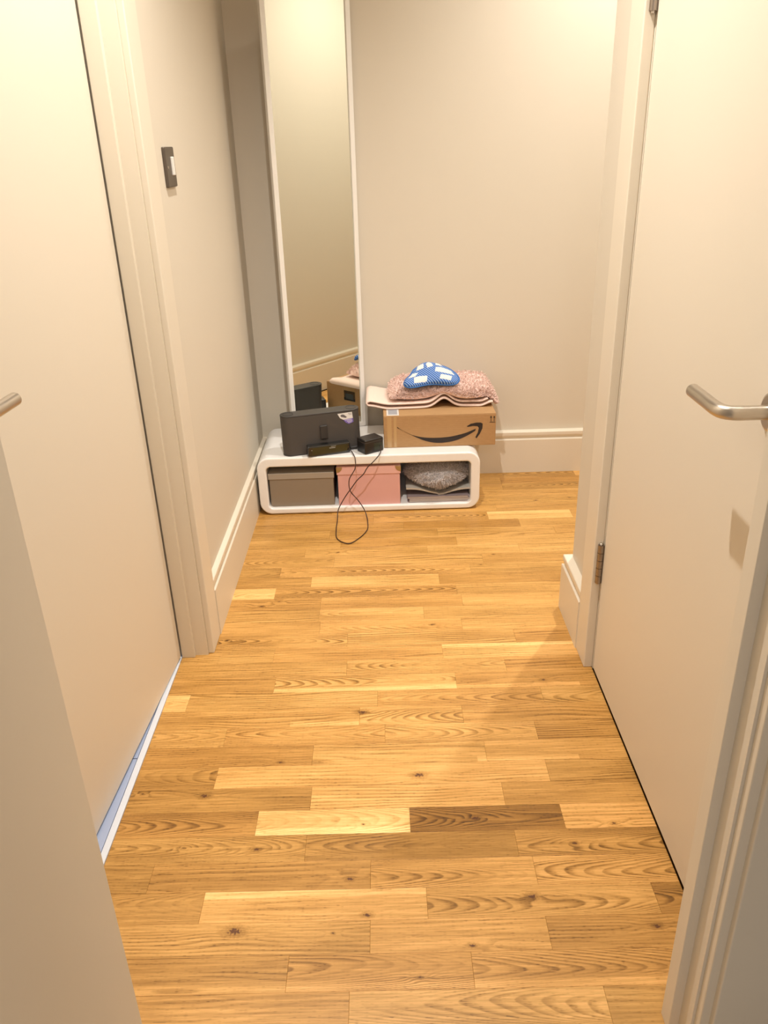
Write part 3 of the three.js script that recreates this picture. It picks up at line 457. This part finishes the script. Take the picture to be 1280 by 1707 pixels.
{
  // upper rug: thick shaggy fold draped over the mat
  const g = group('shaggy_rug', 0.215, BOXTOP + 0.0235, -2.89); tag(g, 'thick pink shaggy rug folded on top of the bath mat', 'rug');
  const hw = 0.198, nx = 150, nz2 = 80;
  const under = (x) => { const X = x + 0.215; return 0.020 * Math.exp(-Math.pow((X - 0.215) / 0.045, 2)) + 0.002; };
  const outline = (x, s) => s > 0 ? 0.094 + 0.006 * Math.sin(x * 22) + 0.008 * (vnoise(x * 40, 1) - 0.5) : -0.100 + 0.008 * (vnoise(x * 40, 5) - 0.5);
  const S3 = (u, v, top) => {            // u,v in -1..1
    const e = Math.pow(Math.pow(Math.abs(u), 5) + Math.pow(Math.abs(v), 5), 1 / 5), r = Math.min(1, e);
    let x = u * hw, z = v > 0 ? v * outline(x, 1) : -v * outline(x, -1);
    const round = Math.sqrt(Math.max(0, 1 - Math.pow(r, 7)));
    const droop = smooth(0.155, 0.198, x) * 0.036;
    const b = under(x) - droop, th = 0.044 + 0.016 * smooth(0.5, -0.9, v) - under(x) * 0.55;
    let y = top ? b + 0.012 + (th - 0.012) * round : b + 0.012 * (1 - round * 0.9);
    if (top) { const n = fbm(x * 120 + 7, z * 120, 3) - 0.5, n2 = fbm(x * 34, z * 34 + 3, 2) - 0.5; y += n * 0.010 * (0.35 + 0.65 * round) + n2 * 0.011 * round; x += n * 0.004; z += (fbm(x * 110, z * 110 + 40, 2) - 0.5) * 0.006; }
    return [x, y, z];
  };
  const pos = [], idx = [], uv = []; const W = nx + 1;
  for (const top of [true, false]) for (let k = 0; k <= nz2; k++) for (let i = 0; i <= nx; i++) { const u = i / nx * 2 - 1, v = k / nz2 * 2 - 1, c = Math.max(Math.abs(u), Math.abs(v)) || 1, q = Math.pow(Math.pow(Math.abs(u), 8) + Math.pow(Math.abs(v), 8), 1 / 8) || 1, f = c / q; const edge = i === 0 || k === 0 || i === nx || k === nz2; pos.push(...S3(u * f, v * f, top && !edge ? true : top)); uv.push(i / nx * 4, k / nz2 * 2); }
  const half = W * (nz2 + 1);
  for (let k = 0; k < nz2; k++) for (let i = 0; i < nx; i++) { const a = k * W + i, b = a + 1, c = a + W, d = c + 1; idx.push(a, c, b, b, c, d); idx.push(half + a, half + b, half + c, half + b, half + d, half + c); }
  const rim = []; for (let i = 0; i < nx; i++) rim.push(i); for (let k = 0; k < nz2; k++) rim.push(k * W + nx); for (let i = nx; i > 0; i--) rim.push(nz2 * W + i); for (let k = nz2; k > 0; k--) rim.push(k * W);
  for (let i = 0; i < rim.length; i++) { const a = rim[i], b = rim[(i + 1) % rim.length]; idx.push(a, b, half + a, b, half + b, half + a); }
  const geo = new THREE.BufferGeometry(); geo.setAttribute('position', new THREE.Float32BufferAttribute(pos, 3)); geo.setAttribute('uv', new THREE.Float32BufferAttribute(uv, 2)); geo.setIndex(idx); geo.computeVertexNormals();
  mesh('cloth', geo, M(col(0.85, 0.63, 0.56), 0.95), g);
  const strand = new THREE.TubeGeometry(new THREE.QuadraticBezierCurve3(V(0, -0.002, 0), V(0.001, 0.004, 0), V(0.0045, 0.0068, 0.001)), 3, 0.0008, 4, false);
  const N = 6000, im = new THREE.InstancedMesh(strand, M(col(0.90, 0.69, 0.62), 0.95), N); im.name = 'pile'; im.userData.kind = 'stuff'; im.castShadow = im.receiveShadow = true;
  const m4 = new THREE.Matrix4(), qq = new THREE.Quaternion(), r = mulberry(99), cc = new THREE.Color();
  for (let i = 0; i < N; i++) {
    let u = r() * 2 - 1, v = r() * 2 - 1; if (i % 3 === 0) { v = 1 - r() * r() * 0.25; } if (i % 7 === 0) u = 1 - r() * r() * 0.15;
    const c = Math.max(Math.abs(u), Math.abs(v)) || 1, q = Math.pow(Math.pow(Math.abs(u), 8) + Math.pow(Math.abs(v), 8), 1 / 8) || 1; u *= c / q; v *= c / q;
    const a = S3(u, v, true), nrm = V(Math.pow(u, 9) * 1.5 + (r() - 0.5) * 0.9, 1, Math.pow(v, 9) * 1.6 + (r() - 0.5) * 0.9).normalize();
    qq.setFromUnitVectors(V(0, 1, 0), nrm).multiply(new THREE.Quaternion().setFromAxisAngle(V(0, 1, 0), r() * 6.28)); const s = 0.7 + 0.7 * r();
    m4.compose(V(...a), qq, V(s, s, s)); im.setMatrixAt(i, m4); const t = 0.88 + r() * 0.2; im.setColorAt(i, cc.setRGB(t, t * 0.98, t * 0.97));
  }
  g.add(im);
}
{
  // blue pad with white patches, propped on the rug
  const g = group('blue_cloth_pad', 0.172, BOXTOP + 0.083, -2.800); tag(g, 'small blue striped cloth pad with white patches on top of the rug', 'cloth pad');
  g.rotation.set(0.55, 0.05, 0.02);
  const outl = [[-0.098, 0.008], [-0.094, 0.03], [-0.074, 0.052], [-0.058, 0.078], [-0.03, 0.098], [-0.002, 0.103], [0.026, 0.096], [0.052, 0.084], [0.078, 0.062], [0.097, 0.034], [0.1, 0.012], [0.088, -0.004], [0.06, -0.008], [0.03, -0.003], [0.0, 0.001], [-0.03, -0.001], [-0.06, -0.006], [-0.084, -0.004]];
  const curve = new THREE.CatmullRomCurve3(outl.map(([x, y]) => V(x, y, 0)), true, 'centripetal'), ptsO = curve.getPoints(120), C = V(0, 0.042, 0);
  const dome = (t, x, y) => 0.006 + 0.014 * Math.sqrt(Math.max(0, 1 - Math.pow(t, 4))) - 0.10 * (x * x) + 0.004 * Math.sin(x * 40 + y * 20);
  const stripes = dataTex(512, 256, (x, y) => { const d = (x * 0.9 + y * 0.8) % 20, k = d < 7 ? 1 : 0, n = hash2(x >> 1, y >> 1) * 10; return k ? [150 + n, 182 + n, 218 + n] : [34 + n, 82 + n, 164 + n]; });
  const pos = [], uv = [], idx = [], nr = 22, np = ptsO.length - 1;
  for (let k = 0; k <= nr; k++) for (let i = 0; i < np; i++) { const t = k / nr, x = C.x + (ptsO[i].x - C.x) * t, y = C.y + (ptsO[i].y - C.y) * t; pos.push(x, dome(t, x, y), -y); uv.push((x + 0.1) * 5, (y + 0.01) * 9); }
  for (let i = 0; i < np; i++) { pos.push(ptsO[i].x, -0.001 - 0.10 * ptsO[i].x * ptsO[i].x, -ptsO[i].y); uv.push((ptsO[i].x + 0.1) * 5, (ptsO[i].y + 0.01) * 9); }
  pos.push(C.x, -0.001, -C.y); uv.push(0.5, 0.5);
  for (let k = 0; k <= nr; k++) for (let i = 0; i < np; i++) { const a = k * np + i, b = k * np + (i + 1) % np, c = a + np, d = b + np; idx.push(a, b, c, b, d, c); }
  const last = pos.length / 3 - 1; for (let i = 0; i < np; i++) idx.push((nr + 1) * np + i, (nr + 1) * np + (i + 1) % np, last);
  const geo = new THREE.BufferGeometry(); geo.setAttribute('position', new THREE.Float32BufferAttribute(pos, 3)); geo.setAttribute('uv', new THREE.Float32BufferAttribute(uv, 2)); geo.setIndex(idx.reverse()); geo.computeVertexNormals();
  const pad = mesh('pad_body', geo, M(0xffffff, 0.85, { map: stripes }), g);
  const edgeC = new THREE.CatmullRomCurve3(outl.map(([x, y]) => V(x, 0.003 - 0.10 * x * x, -y)), true, 'centripetal');
  mesh('piping', new THREE.TubeGeometry(edgeC, 140, 0.0032, 8, true), M(col(0.045, 0.15, 0.42), 0.85), g);
  const patches = [[[-0.066, 0.002], [-0.014, 0.005], [-0.010, 0.030], [-0.040, 0.035], [-0.064, 0.032]], [[0.026, 0.008], [0.070, -0.002], [0.078, 0.022], [0.034, 0.031]], [[-0.086, 0.028], [-0.056, 0.034], [-0.042, 0.052], [-0.066, 0.054]], [[0.012, 0.044], [0.05, 0.034], [0.090, 0.026], [0.078, 0.052], [0.04, 0.068], [0.018, 0.068]], [[-0.052, 0.060], [-0.022, 0.066], [-0.020, 0.092], [-0.044, 0.088]], [[-0.010, 0.064], [0.014, 0.070], [0.008, 0.092], [-0.006, 0.098], [-0.014, 0.086]], [[0.020, 0.078], [0.048, 0.071], [0.038, 0.088], [0.022, 0.094]]];
  const wm = M(col(0.74, 0.74, 0.72), 0.9);
  for (const q of patches) {
    const n = 10, cx = q.reduce((s, a) => s + a[0], 0) / q.length, cy = q.reduce((s, a) => s + a[1], 0) / q.length, bd = []; q.forEach((a, i) => { const b = q[(i + 1) % q.length]; for (let k = 0; k < n; k++) bd.push([a[0] + (b[0] - a[0]) * k / n, a[1] + (b[1] - a[1]) * k / n]); });
    const tOf = (x, y) => { const ang = Math.atan2(y - C.y, x - C.x), rr = Math.hypot(x - C.x, y - C.y); let best = 9, R = 0.1; for (const o of ptsO) { const da = Math.abs(Math.atan2(Math.sin(Math.atan2(o.y - C.y, o.x - C.x) - ang), Math.cos(Math.atan2(o.y - C.y, o.x - C.x) - ang))); if (da < best) { best = da; R = Math.hypot(o.x - C.x, o.y - C.y); } } return Math.min(1, rr / R); };
    const P3 = [], I = [], add = (x, y, h) => { P3.push(x, dome(tOf(x, y), x, y) + h, -y); };
    const K = 4; for (let k = 0; k <= K; k++) for (const [x, y] of bd) add(cx + (x - cx) * k / K, cy + (y - cy) * k / K, k === K ? -0.0008 : 0.0012);
    const nb = bd.length; for (let k = 0; k < K; k++) for (let i = 0; i < nb; i++) { const a = k * nb + i, b = k * nb + (i + 1) % nb; I.push(a, a + nb, b, b, a + nb, b + nb); }
    const gg = new THREE.BufferGeometry(); gg.setAttribute('position', new THREE.Float32BufferAttribute(P3, 3)); gg.setIndex(I); gg.computeVertexNormals(); mesh('white_patch', gg, wm, pad);
  }
}

renderer.render(scene, camera);
